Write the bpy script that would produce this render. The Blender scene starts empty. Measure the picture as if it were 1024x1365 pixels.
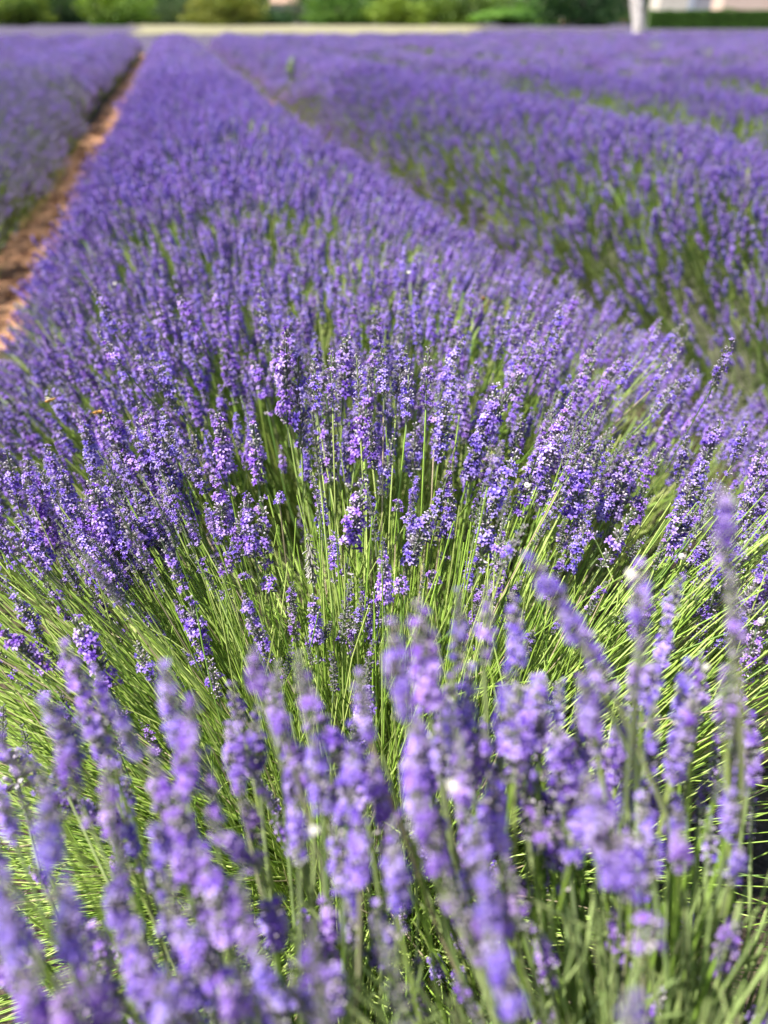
import bpy, math, random
import numpy as np
from mathutils import Vector, Matrix, Quaternion, noise

random.seed(7); RNG = np.random.default_rng(7)
S = bpy.context.scene
COL = S.collection

# ------------------------------------------------------------------ camera, world, sun
F = 1025.0; PITCH = math.radians(32.6); YAW = math.radians(13.4); CAM_H = 1.25
cd = bpy.data.cameras.new('camera'); cam = bpy.data.objects.new('camera', cd); COL.objects.link(cam)
cam.location = (0, 0, CAM_H); cam.rotation_euler = (math.pi/2-PITCH, 0, 0)
cd.sensor_fit = 'VERTICAL'; cd.sensor_height = 36; cd.sensor_width = 27
cd.lens = 36*F/1365.0; cd.clip_start = 0.01; cd.clip_end = 2000
cd.dof.use_dof = True; cd.dof.focus_distance = 0.92; cd.dof.aperture_fstop = 2.6; cd.dof.aperture_blades = 0
S.camera = cam
SUN_EL = math.radians(62); SUN_AZ = math.radians(-112)       # azimuth from +Y towards +X
w = bpy.data.worlds.new('World'); S.world = w; w.use_nodes = True
nt = w.node_tree; bg = nt.nodes['Background']
sky = nt.nodes.new('ShaderNodeTexSky'); sky.sky_type = 'NISHITA'; sky.sun_disc = False
sky.sun_elevation = SUN_EL; sky.sun_rotation = SUN_AZ; sky.altitude = 600
nt.links.new(sky.outputs[0], bg.inputs[0]); bg.inputs[1].default_value = 0.075
ld = bpy.data.lights.new('sun', 'SUN'); ld.energy = 5.0; ld.angle = math.radians(.53); ld.color = (1, .96, .91)
sun = bpy.data.objects.new('sun', ld); COL.objects.link(sun)
sd = Vector((math.sin(SUN_AZ)*math.cos(SUN_EL), math.cos(SUN_AZ)*math.cos(SUN_EL), math.sin(SUN_EL)))
sun.rotation_euler = sd.to_track_quat('Z', 'Y').to_euler(); sun.location = sd*30
S.view_settings.view_transform = 'Standard'; S.view_settings.look = 'None'
S.view_settings.exposure = 1.05; S.view_settings.gamma = 1
S.cycles.use_denoising = True
S.cycles.max_bounces = 6; S.cycles.diffuse_bounces = 3; S.cycles.glossy_bounces = 2; S.cycles.transmission_bounces = 3
S.cycles.sample_clamp_indirect = 6

CY, SY = math.cos(YAW), math.sin(YAW)
def W(u, v, z=0.0):                      # row frame -> world
    return Vector((u*CY - v*SY, u*SY + v*CY, z))
def UV(p):
    return (p[0]*CY + p[1]*SY, -p[0]*SY + p[1]*CY)
def at(x, y, d):                         # a place seen in the photo at distance d along the view
    a = (x-512)/F*d; b = (682.5-y)/F
    return Vector((a, d*(math.cos(PITCH)+b*math.sin(PITCH)), CAM_H + d*(-math.sin(PITCH)+b*math.cos(PITCH))))
def proj(p):
    X, Y, Z = p[0], p[1], p[2]-CAM_H
    d = Y*math.cos(PITCH) - Z*math.sin(PITCH); h = Y*math.sin(PITCH) + Z*math.cos(PITCH)
    return (512+F*X/d, 682.5-F*h/d, d)

# ------------------------------------------------------------------ materials
def newmat(name):
    m = bpy.data.materials.new(name); m.use_nodes = True
    n = m.node_tree.nodes; l = m.node_tree.links
    b = n['Principled BSDF']; return m, n, l, b
def plant_mat(name, trans=.2, rough=.6, spec=.3, sheen=0.0, huevar=.03, valvar=.25, noise_scale=0, noise_amt=.3, tsat=1.15):
    m, n, l, b = newmat(name)
    at_ = n.new('ShaderNodeAttribute'); at_.attribute_name = 'Col'
    oi = n.new('ShaderNodeObjectInfo')
    hs = n.new('ShaderNodeHueSaturation')
    mr = n.new('ShaderNodeMapRange'); mr.inputs[3].default_value = .5-huevar; mr.inputs[4].default_value = .5+huevar
    l.new(oi.outputs['Random'], mr.inputs[0]); l.new(mr.outputs[0], hs.inputs['Hue'])
    m2 = n.new('ShaderNodeMath'); m2.operation = 'MULTIPLY'; m2.inputs[1].default_value = 7.31
    m3 = n.new('ShaderNodeMath'); m3.operation = 'FRACT'
    m4 = n.new('ShaderNodeMapRange'); m4.inputs[3].default_value = 1-valvar; m4.inputs[4].default_value = 1+valvar
    l.new(oi.outputs['Random'], m2.inputs[0]); l.new(m2.outputs[0], m3.inputs[0]); l.new(m3.outputs[0], m4.inputs[0])
    l.new(m4.outputs[0], hs.inputs['Value']); l.new(at_.outputs['Color'], hs.inputs['Color'])
    out = hs.outputs[0]
    if noise_scale:
        tc = n.new('ShaderNodeTexCoord'); nz = n.new('ShaderNodeTexNoise'); nz.inputs['Scale'].default_value = noise_scale; nz.inputs['Detail'].default_value = 4
        l.new(tc.outputs['Object'], nz.inputs['Vector'])
        r = n.new('ShaderNodeMapRange'); r.inputs[1].default_value = .3; r.inputs[2].default_value = .7; r.inputs[3].default_value = 1-noise_amt; r.inputs[4].default_value = 1+noise_amt
        l.new(nz.outputs['Fac'], r.inputs[0])
        h2 = n.new('ShaderNodeHueSaturation'); l.new(out, h2.inputs['Color']); l.new(r.outputs[0], h2.inputs['Value']); out = h2.outputs[0]
    l.new(out, b.inputs['Base Color']); b.inputs['Roughness'].default_value = rough; b.inputs['Specular IOR Level'].default_value = spec
    if sheen: b.inputs['Sheen Weight'].default_value = sheen; b.inputs['Sheen Roughness'].default_value = .4
    if trans:
        t = n.new('ShaderNodeBsdfTranslucent'); mx = n.new('ShaderNodeMixShader'); mx.inputs[0].default_value = trans
        h3 = n.new('ShaderNodeHueSaturation'); h3.inputs['Saturation'].default_value = tsat; h3.inputs['Value'].default_value = 1.3
        l.new(out, h3.inputs['Color']); l.new(h3.outputs[0], t.inputs[0])
        l.new(b.outputs[0], mx.inputs[1]); l.new(t.outputs[0], mx.inputs[2]); l.new(mx.outputs[0], n['Material Output'].inputs[0])
    return m
M_PETAL = plant_mat('violet_petal', .32, .55, .25, .1, .018, .2)
M_CALYX = plant_mat('downy_calyx', .08, .6, .35, .35, .02, .2)
M_STEM = plant_mat('green_stem', .13, .42, .45, 0, .012, .2, 35, .22)
M_LEAF = plant_mat('leaf', .25, .6, .25, 0, .02, .25)
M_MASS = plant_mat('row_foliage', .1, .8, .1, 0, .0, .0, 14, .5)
M_BARK = plant_mat('bark', 0, .85, .2, 0, 0, .1, 5, .5)

def simple_mat(name, c1, c2, scale, rough=.9, bump=.3, bscale=None, detail=6):
    m, n, l, b = newmat(name)
    tc = n.new('ShaderNodeTexCoord')
    nz = n.new('ShaderNodeTexNoise'); nz.inputs['Scale'].default_value = scale; nz.inputs['Detail'].default_value = detail; nz.inputs['Roughness'].default_value = .65
    l.new(tc.outputs['Object'], nz.inputs['Vector'])
    cr = n.new('ShaderNodeValToRGB'); cr.color_ramp.elements[0].position = .32; cr.color_ramp.elements[1].position = .68
    cr.color_ramp.elements[0].color = (*c1, 1); cr.color_ramp.elements[1].color = (*c2, 1)
    l.new(nz.outputs['Fac'], cr.inputs[0]); l.new(cr.outputs[0], b.inputs['Base Color'])
    b.inputs['Roughness'].default_value = rough; b.inputs['Specular IOR Level'].default_value = .2
    if bump:
        n2 = n.new('ShaderNodeTexNoise'); n2.inputs['Scale'].default_value = bscale or scale*3; n2.inputs['Detail'].default_value = 5
        l.new(tc.outputs['Object'], n2.inputs['Vector'])
        bp = n.new('ShaderNodeBump'); bp.inputs['Strength'].default_value = bump; bp.inputs['Distance'].default_value = .02
        l.new(n2.outputs['Fac'], bp.inputs['Height']); l.new(bp.outputs[0], b.inputs['Normal'])
    return m
M_SOIL = simple_mat('red_soil', (.25, .11, .055), (.58, .34, .19), 9, .95, .8, 30)
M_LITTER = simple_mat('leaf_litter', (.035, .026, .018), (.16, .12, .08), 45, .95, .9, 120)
M_STRAW = simple_mat('dry_straw', (.20, .18, .10), (.34, .31, .19), 1.5, .95, .3)
M_GRASSY = simple_mat('grassy_verge', (.07, .055, .10), (.12, .10, .14), 1.2, .95, .3)
M_PLASTER = simple_mat('cream_plaster', (.62, .54, .42), (.78, .71, .58), .8, .85, .1)
M_PINK = simple_mat('pink_plaster', (.70, .50, .37), (.80, .62, .49), .7, .85, .1)
M_TILE = simple_mat('roof_tile', (.40, .24, .17), (.58, .40, .30), 3, .85, .3)
M_DARK = simple_mat('dark_opening', (.03, .035, .04), (.06, .065, .07), 2, .4, 0)
M_SHUT = simple_mat('grey_shutter', (.22, .24, .28), (.30, .32, .36), 2, .6, 0)
M_SHELL = simple_mat('snail_shell', (.50, .46, .40), (.72, .69, .63), 260, .35, 0)
M_SHELLIN = simple_mat('shell_opening', (.05, .035, .025), (.09, .06, .04), 200, .5, 0)
M_BEE = simple_mat('bee_body', (.10, .045, .012), (.62, .33, .07), 420, .5, .2)
m_, n_, l_, b_ = newmat('bee_wing'); b_.inputs['Base Color'].default_value = (.7, .62, .45, 1); b_.inputs['Alpha'].default_value = .45; b_.inputs['Roughness'].default_value = .2; M_WING = m_

# ------------------------------------------------------------------ mesh collector
class MB:
    def __init__(s): s.v = []; s.f = []; s.c = []; s.m = []
    def face(s, pts, col, mat=0):
        i = len(s.v); s.v.extend(pts); s.f.append(tuple(range(i, i+len(pts)))); s.c.extend([col]*len(pts)); s.m.append(mat)
    def grid(s, rings, cols, mat=0, closed=True, cap=False):
        i0 = len(s.v); k = len(rings[0])
        for r, c in zip(rings, cols):
            s.v.extend(r); s.c.extend([c]*k)
        for a in range(len(rings)-1):
            for b in range(k if closed else k-1):
                b2 = (b+1) % k
                s.f.append((i0+a*k+b, i0+a*k+b2, i0+(a+1)*k+b2, i0+(a+1)*k+b)); s.m.append(mat)
        if cap:
            s.f.append(tuple(i0+(len(rings)-1)*k+b for b in range(k))); s.m.append(mat)
            s.f.append(tuple(i0+b for b in reversed(range(k)))); s.m.append(mat)
    def mesh(s, name, mats, smooth=False):
        me = bpy.data.meshes.new(name); me.from_pydata([tuple(p) for p in s.v], [], s.f)
        a = me.color_attributes.new('Col', 'FLOAT_COLOR', 'POINT')
        arr = np.ones((len(s.v), 4), dtype=np.float32); arr[:, :3] = np.array(s.c, dtype=np.float32)[:, :3]
        a.data.foreach_set('color', arr.ravel())
        for m in mats: me.materials.append(m)
        me.polygons.foreach_set('material_index', np.array(s.m, dtype=np.int32))
        if smooth: me.polygons.foreach_set('use_smooth', np.ones(len(s.f), dtype=bool))
        me.update(); return me
def link(name, me, parent=None):
    o = bpy.data.objects.new(name, me); COL.objects.link(o)
    if parent: o.parent = parent
    return o
def tag(o, label=None, cat=None, group=None, kind=None):
    if label: o['label'] = label
    if cat: o['category'] = cat
    if group: o['group'] = group
    if kind: o['kind'] = kind
    return o
def empty(name, loc, label=None, cat=None, group=None):
    o = bpy.data.objects.new(name, None); COL.objects.link(o); o.location = loc
    o.empty_display_size = .05
    return tag(o, label, cat, group)
def frame(axis):
    a = Vector(axis).normalized(); t = Vector((0, 0, 1)) if abs(a.z) < .9 else Vector((1, 0, 0))
    x = a.cross(t).normalized(); return x, a.cross(x), a
def jit(c, s): 
    k = 1+random.uniform(-s, s); return (max(0, c[0]*k), max(0, c[1]*k*random.uniform(.95, 1.05)), max(0, c[2]*k))
def mix(a, b, t): return tuple(a[i]*(1-t)+b[i]*t for i in range(3))

# ------------------------------------------------------------------ lavender spike
C_CAL0 = (.20, .23, .15); C_CAL1 = (.12, .085, .17); C_CALTIP = (.66, .60, .64)
C_PET = (.37, .225, .72); C_PET2 = (.60, .45, .87); C_PETD = (.175, .08, .52)
C_STEM = (.27, .38, .08); C_STEMG = (.20, .26, .10)
def calyx(mb, p, d, L, r, c0, c1, ctip, sides=5, simple=False):
    x, y, a = frame(d)
    if simple:
        base = [p + (x*math.cos(t)+y*math.sin(t))*r for t in (0, 2.09, 4.19)]
        mid = [p + a*L*.8 + (x*math.cos(t)+y*math.sin(t))*r*.8 for t in (0, 2.09, 4.19)]
        mb.grid([base, mid], [c0, c1], 1); return
    rings = []; cols = []
    for t, k in ((0, .45), (.25, .95), (.65, 1.0), (.92, .8), (1.0, .45)):
        off = a*(L*t) + y*(L*.12*t*t)
        rings.append([p + off + (x*math.cos(q*6.283/sides)+y*math.sin(q*6.283/sides))*r*k*(1 if q % 2 else .86) for q in range(sides)])
        cols.append(mix(c0, c1, min(1, t*1.6)) if t < .9 else ctip)
    mb.grid(rings, cols, 1)
def corolla(mb, p, d, size, col, col2):
    # short tube with a two-lobed upper lip and a three-lobed lower lip
    x, y, a = frame(d)
    if y.z < 0: x, y = -x, -y
    k = 5; rr = size*.13
    r0 = [p - a*size*.25 + (x*math.cos(q*1.2566)+y*math.sin(q*1.2566))*rr*.8 for q in range(k)]
    r1 = [p + a*size*.18 + (x*math.cos(q*1.2566)+y*math.sin(q*1.2566))*rr*1.3 for q in range(k)]
    mb.grid([r0, r1], [col2, col], 0)
    c = p + a*size*.15
    for ang, ln, wd in ((60, .62, .30), (120, .62, .30), (200, .45, .24), (270, .5, .26), (340, .45, .24)):
        ang = math.radians(ang+random.uniform(-12, 12)); ln *= size*random.uniform(.85, 1.1); wd *= size
        o = x*math.cos(ang)+y*math.sin(ang); s = x*-math.sin(ang)+y*math.cos(ang)
        flare = random.uniform(.1, .5)
        b0 = c + o*rr; m0 = c + o*(rr+ln*.5) + a*ln*flare*.7; t0 = c + o*(rr+ln) + a*ln*(flare-.25)
        cc = jit(col, .12)
        mb.grid([[b0-s*wd*.35, b0+s*wd*.35], [m0-s*wd*.62, m0+s*wd*.62], [t0-s*wd*.3, t0+s*wd*.3]], [col2, cc, mix(cc, C_PET2, .5)], 0, closed=False)
def make_spike(seed, nwh=8, bloom=.45, width=1.0, lod=0, dried=False, remote=False, L=.08, calcol=None):
    """unit spike along +Z from z=0 (bottom whorl) to z=L"""
    st = random.getstate(); random.seed(seed); mb = MB()
    c0, c1, ct = (C_CAL0, C_CAL1, C_CALTIP)
    if dried: c0, c1, ct = (.30, .26, .20), (.33, .30, .29), (.6, .56, .5)
    if calcol: c1, ct = calcol
    zs = [L*(i+.3)/nwh for i in range(nwh)]
    if remote: zs = [z if i else -L*.22 for i, z in enumerate(zs)]
    bend = random.uniform(-.10, .10), random.uniform(-.10, .10)
    def axis(z): return Vector((bend[0]*z*z/L, bend[1]*z*z/L, z))
    # rachis
    rs = [axis(L*t) for t in ((-.25, 0, .3, .6, .95) if lod < 2 else (0, .95))]
    mb.grid([[r+Vector((math.cos(q*1.571), math.sin(q*1.571), 0))*.0011 for q in range(4)] for r in rs], [(.15, .2, .09)]*len(rs), 1)
    patch = [random.random() for _ in range(nwh)]
    for i, z in enumerate(zs):
        t = i/(nwh-1)
        env = (.78+.35*math.sin(min(1, t*1.5+.12)*math.pi*.62)) if t < .6 else (1.12-(t-.6)*1.55)
        env *= width*random.uniform(.88, 1.08)
        n = int((13 if lod == 0 else 8 if lod == 1 else 5)*max(.45, env)) if not (remote and i == 0) else 7
        th0 = random.uniform(0, 6.28)
        bl = bloom*(.68 if lod == 0 else 1)*(.35+1.1*patch[i])*(1.15 if t < .8 else .7)
        side = random.uniform(0, 6.28)
        for q in range(n):
            th = th0 + q*6.283/n + random.uniform(-.25, .25)
            el = math.radians(random.uniform(18, 58) + t*22)
            if dried: el = math.radians(random.uniform(-60, -20))
            zz = z + random.uniform(-.3, .3)*L/nwh
            o = Vector((math.cos(th), math.sin(th), 0)); d = o*math.cos(el)+Vector((0, 0, math.sin(el)))
            p = axis(zz) + o*.0016
            cl = .0070*env*random.uniform(.8, 1.15)*(1.25 if dried else 1)
            k = random.random()
            cc1 = mix(c1, (.34, .29, .22), .75*k*k) if not dried else jit(c1, .3)
            cc1 = jit(cc1, .3)
            calyx(mb, p, d, cl, .00105 if lod == 0 else .0017, jit(c0, .25), cc1, jit(ct, .35), simple=lod > 0)
            if random.random() < bl*(1+.5*math.cos(th-side)) and not dried:
                fc = random.choice([C_PET, C_PET, C_PET2, C_PETD]); fc = jit(fc, .15)
                if lod == 0:
                    corolla(mb, p+d*cl, (d+Vector((0, 0, random.uniform(-.3, .2)))), .0068*min(1.1, max(.8, env))*random.uniform(.8, 1.15), fc, mix(fc, C_PETD, .6))
                else:
                    x, y, a = frame(d+Vector((random.uniform(-.6, .6), random.uniform(-.6, .6), random.uniform(-.3, .3)))); s = .0045*random.uniform(.7, 1.2)*(1.35 if lod == 2 else 1)
                    c = p+d*(cl*1.15)
                    mb.face([c-x*s, c-y*s, c+x*s, c+y*s], fc, 0)
                    if lod == 1: mb.face([c-a*s*.9, c-x*s*.8, c+a*s, c+x*s*.8], mix(fc, C_PETD, .35), 0)
    random.setstate(st); return mb
def add_stem(mb, L, r=.0011, seed=0):
    st = random.getstate(); random.seed(seed)
    bx, by = random.uniform(-.15, .15), random.uniform(-.15, .15); c = jit(C_STEM, .25)
    rings = []; cols = []
    for t in (0, .25, .5, .75, 1):
        z = -L*t; p = Vector((bx*z*z/L, by*z*z/L, z))
        rings.append([p+Vector((math.cos(q*2.094), math.sin(q*2.094), 0))*r for q in range(3)]); cols.append(c)
    mb.grid(rings, cols, 2); random.setstate(st)
MATS3 = [M_PETAL, M_CALYX, M_STEM]
SP_L = .08
SPK = []
for i in range(8): SPK.append(make_spike(100+i, [7, 8, 6, 8, 8, 7, 8, 6][i], [.5, .62, .4, .72, .5, .3, .6, .5][i], [1, 1.05, .95, 1.1, .9, .9, 1.05, 1][i], remote=(i in (1, 4, 6))).mesh('spike_bloom', MATS3))
for i in range(3): SPK.append(make_spike(200+i, [8, 9, 7][i], [.06, .16, .1][i], [.62, .7, .6][i], calcol=((.10, .085, .15), (.22, .20, .26))).mesh('spike_bud', MATS3))
SPK.append(make_spike(300, 7, 0, 1.05, dried=True).mesh('spike_dried', MATS3))
SPK.append(make_spike(310, 7, .42, .95, calcol=((.30, .27, .34), (.56, .53, .56))).mesh('spike_pale', MATS3))
SPK.append(make_spike(311, 6, .30, .9, calcol=((.30, .27, .34), (.56, .53, .56))).mesh('spike_pale', MATS3))
SPK.append(make_spike(320, 2, .8, 1.0, L=.02).mesh('spike_small', MATS3))       # a short young head
N_BLOOM = 8; I_BUD = 8; I_DRY = 11; I_PALE = 12; I_SMALL = 14

# instance sources (never linked into the scene on their own: they only feed the 'stuff' objects)
def src_collection(name, meshes):
    c = bpy.data.collections.new(name)
    for i, me in enumerate(meshes):
        o = bpy.data.objects.new('%s_%02d' % (name, i), me); c.objects.link(o)
    return c
def stalk_src(seed, lod, stemL, **k):
    mb = make_spike(seed, lod=lod, **k); add_stem(mb, stemL, .0011 if lod == 0 else .0016, seed); return mb
src = list(SPK)                                                                 # 0..14 bare spikes
for i in range(6): src.append(stalk_src(400+i, 0, .30, nwh=8, bloom=.6).mesh('a', MATS3))        # 15..20 full stalks
for i in range(6): src.append(stalk_src(420+i, 1, .30, nwh=7, bloom=.75, width=1.05).mesh('b', MATS3))   # 21..26
for i in range(3): src.append(stalk_src(440+i, 1, .30, nwh=7, bloom=.22, width=.85, calcol=((.38, .35, .42), (.62, .60, .62))).mesh('b', MATS3))  # 27..29 greyer
def clump(seed, n, R, bloom, **k):
    random.seed(seed); mb = MB()
    for j in range(n):
        s = make_spike(seed*50+j, nwh=5, bloom=bloom, lod=2, width=1.25, **k); add_stem(s, .16, .0022, j)
        ox, oy, oz = random.uniform(-R, R), random.uniform(-R, R), random.gauss(0, .03)
        rot = Matrix.Rotation(random.gauss(0, .2), 3, 'X') @ Matrix.Rotation(random.gauss(0, .2), 3, 'Y') @ Matrix.Rotation(random.uniform(0, 6), 3, 'Z')
        i0 = len(mb.v); mb.v += [rot @ p + Vector((ox, oy, oz)) for p in s.v]; mb.c += s.c; mb.m += s.m
        mb.f += [tuple(q+i0 for q in f) for f in s.f]
    return mb.mesh('clump', MATS3)
for i in range(4): src.append(clump(500+i, 30, .12, .66, calcol=((.20, .17, .26), (.50, .47, .54))))                        # 30..33
for i in range(2): src.append(clump(510+i, 26, .13, .16, calcol=((.38, .35, .42), (.62, .60, .62))))   # 34..35
for i in range(3):
    random.seed(600+i); mb = MB()
    for j in range(18):
        a = random.uniform(0, 6.28); t = random.uniform(0, .32); c = jit(random.choice([(.30, .42, .08), (.20, .31, .06), (.45, .52, .18), (.14, .22, .05)]), .2); ln = random.uniform(.2, .34)
        o_ = Vector((random.gauss(0, .02), random.gauss(0, .02), -.2)); d_ = Vector((math.cos(a)*math.sin(t), math.sin(a)*math.sin(t), math.cos(t)))
        tp = [o_, o_+d_*ln*.5+Vector((random.gauss(0, .006), random.gauss(0, .006), 0)), o_+d_*ln]
        mb.grid([[q_+Vector((math.cos(k*2.094), math.sin(k*2.094), 0))*.0016 for k in range(3)] for q_ in tp], [c]*3, 2)
    src.append(mb.mesh('tuft', MATS3))                                          # 36..38
SRC = src_collection('stalk_source', src)

_gn = None
def gn_group():
    global _gn
    if _gn: return _gn
    g = bpy.data.node_groups.new('scatter', 'GeometryNodeTree')
    g.interface.new_socket('Geometry', in_out='INPUT', socket_type='NodeSocketGeometry')
    g.interface.new_socket('Geometry', in_out='OUTPUT', socket_type='NodeSocketGeometry')
    N = g.nodes; L = g.links
    gi = N.new('NodeGroupInput'); go = N.new('NodeGroupOutput')
    ci = N.new('GeometryNodeCollectionInfo'); ci.inputs[0].default_value = SRC; ci.inputs['Separate Children'].default_value = True; ci.inputs['Reset Children'].default_value = True
    ip = N.new('GeometryNodeInstanceOnPoints'); ip.inputs['Pick Instance'].default_value = True
    def na(nm, ty):
        n = N.new('GeometryNodeInputNamedAttribute'); n.data_type = ty; n.inputs[0].default_value = nm; return n.outputs[0]
    L.new(gi.outputs[0], ip.inputs['Points']); L.new(ci.outputs[0], ip.inputs['Instance'])
    L.new(na('idx', 'INT'), ip.inputs['Instance Index']); 
    e2r = N.new('FunctionNodeEulerToRotation'); L.new(na('rot', 'FLOAT_VECTOR'), e2r.inputs[0]); L.new(e2r.outputs[0], ip.inputs['Rotation'])
    L.new(na('scl', 'FLOAT'), ip.inputs['Scale']); L.new(ip.outputs[0], go.inputs[0])
    _gn = g; return g
def scatter(name, pts, parent=None, origin=Vector((0, 0, 0))):
    """pts: (location, axis, roll, scale, source index)"""
    me = bpy.data.meshes.new(name); n = len(pts)
    me.vertices.add(n)
    co = np.array([tuple(Vector(p[0])-origin) for p in pts], dtype=np.float32)
    rot = np.array([tuple((Vector(p[1]).to_track_quat('Z', 'Y') @ Quaternion((0, 0, 1), p[2])).to_euler()) for p in pts], dtype=np.float32)
    me.vertices.foreach_set('co', co.ravel())
    a = me.attributes.new('rot', 'FLOAT_VECTOR', 'POINT'); a.data.foreach_set('vector', rot.ravel())
    a = me.attributes.new('scl', 'FLOAT', 'POINT'); a.data.foreach_set('value', np.array([p[3] for p in pts], dtype=np.float32))
    a = me.attributes.new('idx', 'INT', 'POINT'); a.data.foreach_set('value', np.array([p[4] for p in pts], dtype=np.int32))
    o = link(name, me, parent)
    md = o.modifiers.new('scatter', 'NODES'); md.node_group = gn_group(); return o

def stem_curve(b, q, axis, n=7, wob=.01):
    L = (q-b).length
    p1 = b + ((q-b).normalized()*.4+Vector((0, 0, .6)))*L*.33; p2 = q - axis*L*.35
    wv = Vector((random.uniform(-wob, wob), random.uniform(-wob, wob), random.uniform(-wob, wob)))
    out = []
    for i in range(n):
        t = i/(n-1); s = 1-t
        out.append(b*(s**3)+p1*(3*s*s*t)+p2*(3*s*t*t)+q*(t**3)+wv*math.sin(t*math.pi))
    return out
def tube(mb, pts, r0, r1, c0, c1, sides=4, mat=0):
    rings = []; cols = []; n = len(pts)
    for i, p in enumerate(pts):
        d = pts[min(i+1, n-1)]-pts[max(i-1, 0)]; x, y, a = frame(d); t = i/(n-1); r = r0+(r1-r0)*t
        rings.append([p+(x*math.cos(k*6.283/sides)+y*math.sin(k*6.283/sides))*r for k in range(sides)]); cols.append(mix(c0, c1, t))
    mb.grid(rings, cols, mat)

C_LOW = (.20, .26, .08)
def stem_cols():
    k = random.random()
    if random.random() < .05: return (.30, .25, .15), jit((.50, .43, .26), .2)
    hi = jit((.27, .44, .065) if k < .5 else (.45, .59, .16) if k < .85 else (.13, .25, .04), .2)
    return mix(hi, (.26, .24, .12), .25), hi
HS = []
def blocks(pts):
    if not HS: return False
    for p in pts:
        x, y, d = proj(p)
        for (ax, ay, bx, by, hd) in HS:
            if d < hd+.01 and min(ay, by)-4 < y < max(ay, by)+4:
                t = max(0, min(1, ((x-ax)*(bx-ax)+(y-ay)*(by-ay))/((bx-ax)**2+(by-ay)**2+.01)))
                if math.hypot(x-ax-(bx-ax)*t, y-ay-(by-ay)*t) < 13: return True
    return False
def bush(label, base, heroes, fill, extra, leaves, root_r=.10, th=1.0):
    """heroes: (spike bottom, axis, length, variant) -> a stalk object each; fill -> one stuff part"""
    b = Vector(base); root = empty('lavender_bush', b, label, 'lavender bush')
    def rootpt(q):
        d = Vector((q.x-b.x, q.y-b.y, 0)); d = d*min(1, root_r/max(.001, d.length))*random.uniform(.3, 1)
        return b + d*.9 + Vector((random.gauss(0, .02), random.gauss(0, .02), random.uniform(.02, .16)))
    for q, ax, L, vi in heroes:
        mb = MB(); c0, c1 = stem_cols()
        if th > 1: c1 = mix(c1, (.44, .52, .28), .55)
        if th > 1 and random.random() < .14: vi = I_PALE+random.randrange(2)
        if vi in (I_PALE, I_PALE+1): c1 = (.27, .33, .15); c0 = (.25, .32, .12)
        tube(mb, [p-b for p in stem_curve(rootpt(q), q, ax)], .0014*th, .0010*th, c0, c1)
        st = link('stalk', mb.mesh('stalk', [M_STEM], True), root)
        sp = link('flower_spike', SPK[vi], st); sp.location = q-b
        sp.rotation_mode = 'QUATERNION'; sp.rotation_quaternion = ax.to_track_quat('Z', 'Y') @ Quaternion((0, 0, 1), random.uniform(0, 6.28))
        s = L/(SP_L if vi != I_SMALL else .02); sw = random.uniform(.92, 1.05)
        sp.scale = (max(.9, min(1.35, s))*sw*(1.10 if th == 1 else .84),)*2+(s,) if vi != I_SMALL else (s,)*3
    mb = MB()
    keep = []
    for q, ax, L, vi in fill:
        cv = stem_curve(rootpt(q), q, ax, 9)
        if HS and blocks(cv+[q+ax*L*.5, q+ax*L]) : continue
        keep.append((q, ax, L, vi)); cv = cv[::2]
        c0, c1 = stem_cols(); tube(mb, [p-b for p in cv], .0013*th, .0009*th, c0, c1)
    for q in extra:
        c0, c1 = stem_cols()
        if th > 1: c1 = mix(c1, (.44, .52, .28), .5)
        p0 = rootpt(q); ax = ((q-p0).normalized()+Vector((0, 0, random.uniform(0, .15)))).normalized()
        cv = stem_curve(p0, q, ax, 13, random.choice([.01, .03, .07]))
        if HS and blocks(cv) and random.random() < .93: continue
        tube(mb, [p-b for p in cv[::2]], .0015*th, .0007*th, c0, c1)
    o = link('stem', mb.mesh('stems', [M_STEM], True), root); o['kind'] = 'stuff'
    if fill:
        o = scatter('small_flower_spike', [(q, ax, random.uniform(0, 6.28), L/SP_L, vi) for q, ax, L, vi in keep], root, b); o['kind'] = 'stuff'
    mb = MB()
    for i in range(leaves):                         # narrow grey-green leaves and dead brown ones low in the bush
        a = random.uniform(0, 6.283); r = abs(random.gauss(0, .17)); z = random.uniform(-.05, .16)
        p = Vector((math.cos(a)*r, math.sin(a)*r, z)); d = Vector((math.cos(a+random.gauss(0, .8)), math.sin(a+random.gauss(0, .8)), random.uniform(.1, 1.6))).normalized()
        x, y, a_ = frame(d); ln = random.uniform(.02, .045); wd = random.uniform(.0012, .0022)
        c = jit(random.choice([(.20, .27, .09), (.24, .30, .13), (.22, .17, .10), (.34, .29, .2)]) if z < .08 else (.19, .28, .08), .3)
        mb.grid([[p-x*wd*.5, p+x*wd*.5], [p+d*ln*.5-x*wd+y*.002, p+d*ln*.5+x*wd+y*.002], [p+d*ln-x*wd*.2+y*.006, p+d*ln+x*wd*.2+y*.006]], [c]*3, 0, closed=False)
    o = link('leaf', mb.mesh('leaves', [M_LEAF]), root); o['kind'] = 'stuff'
    return root

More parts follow.
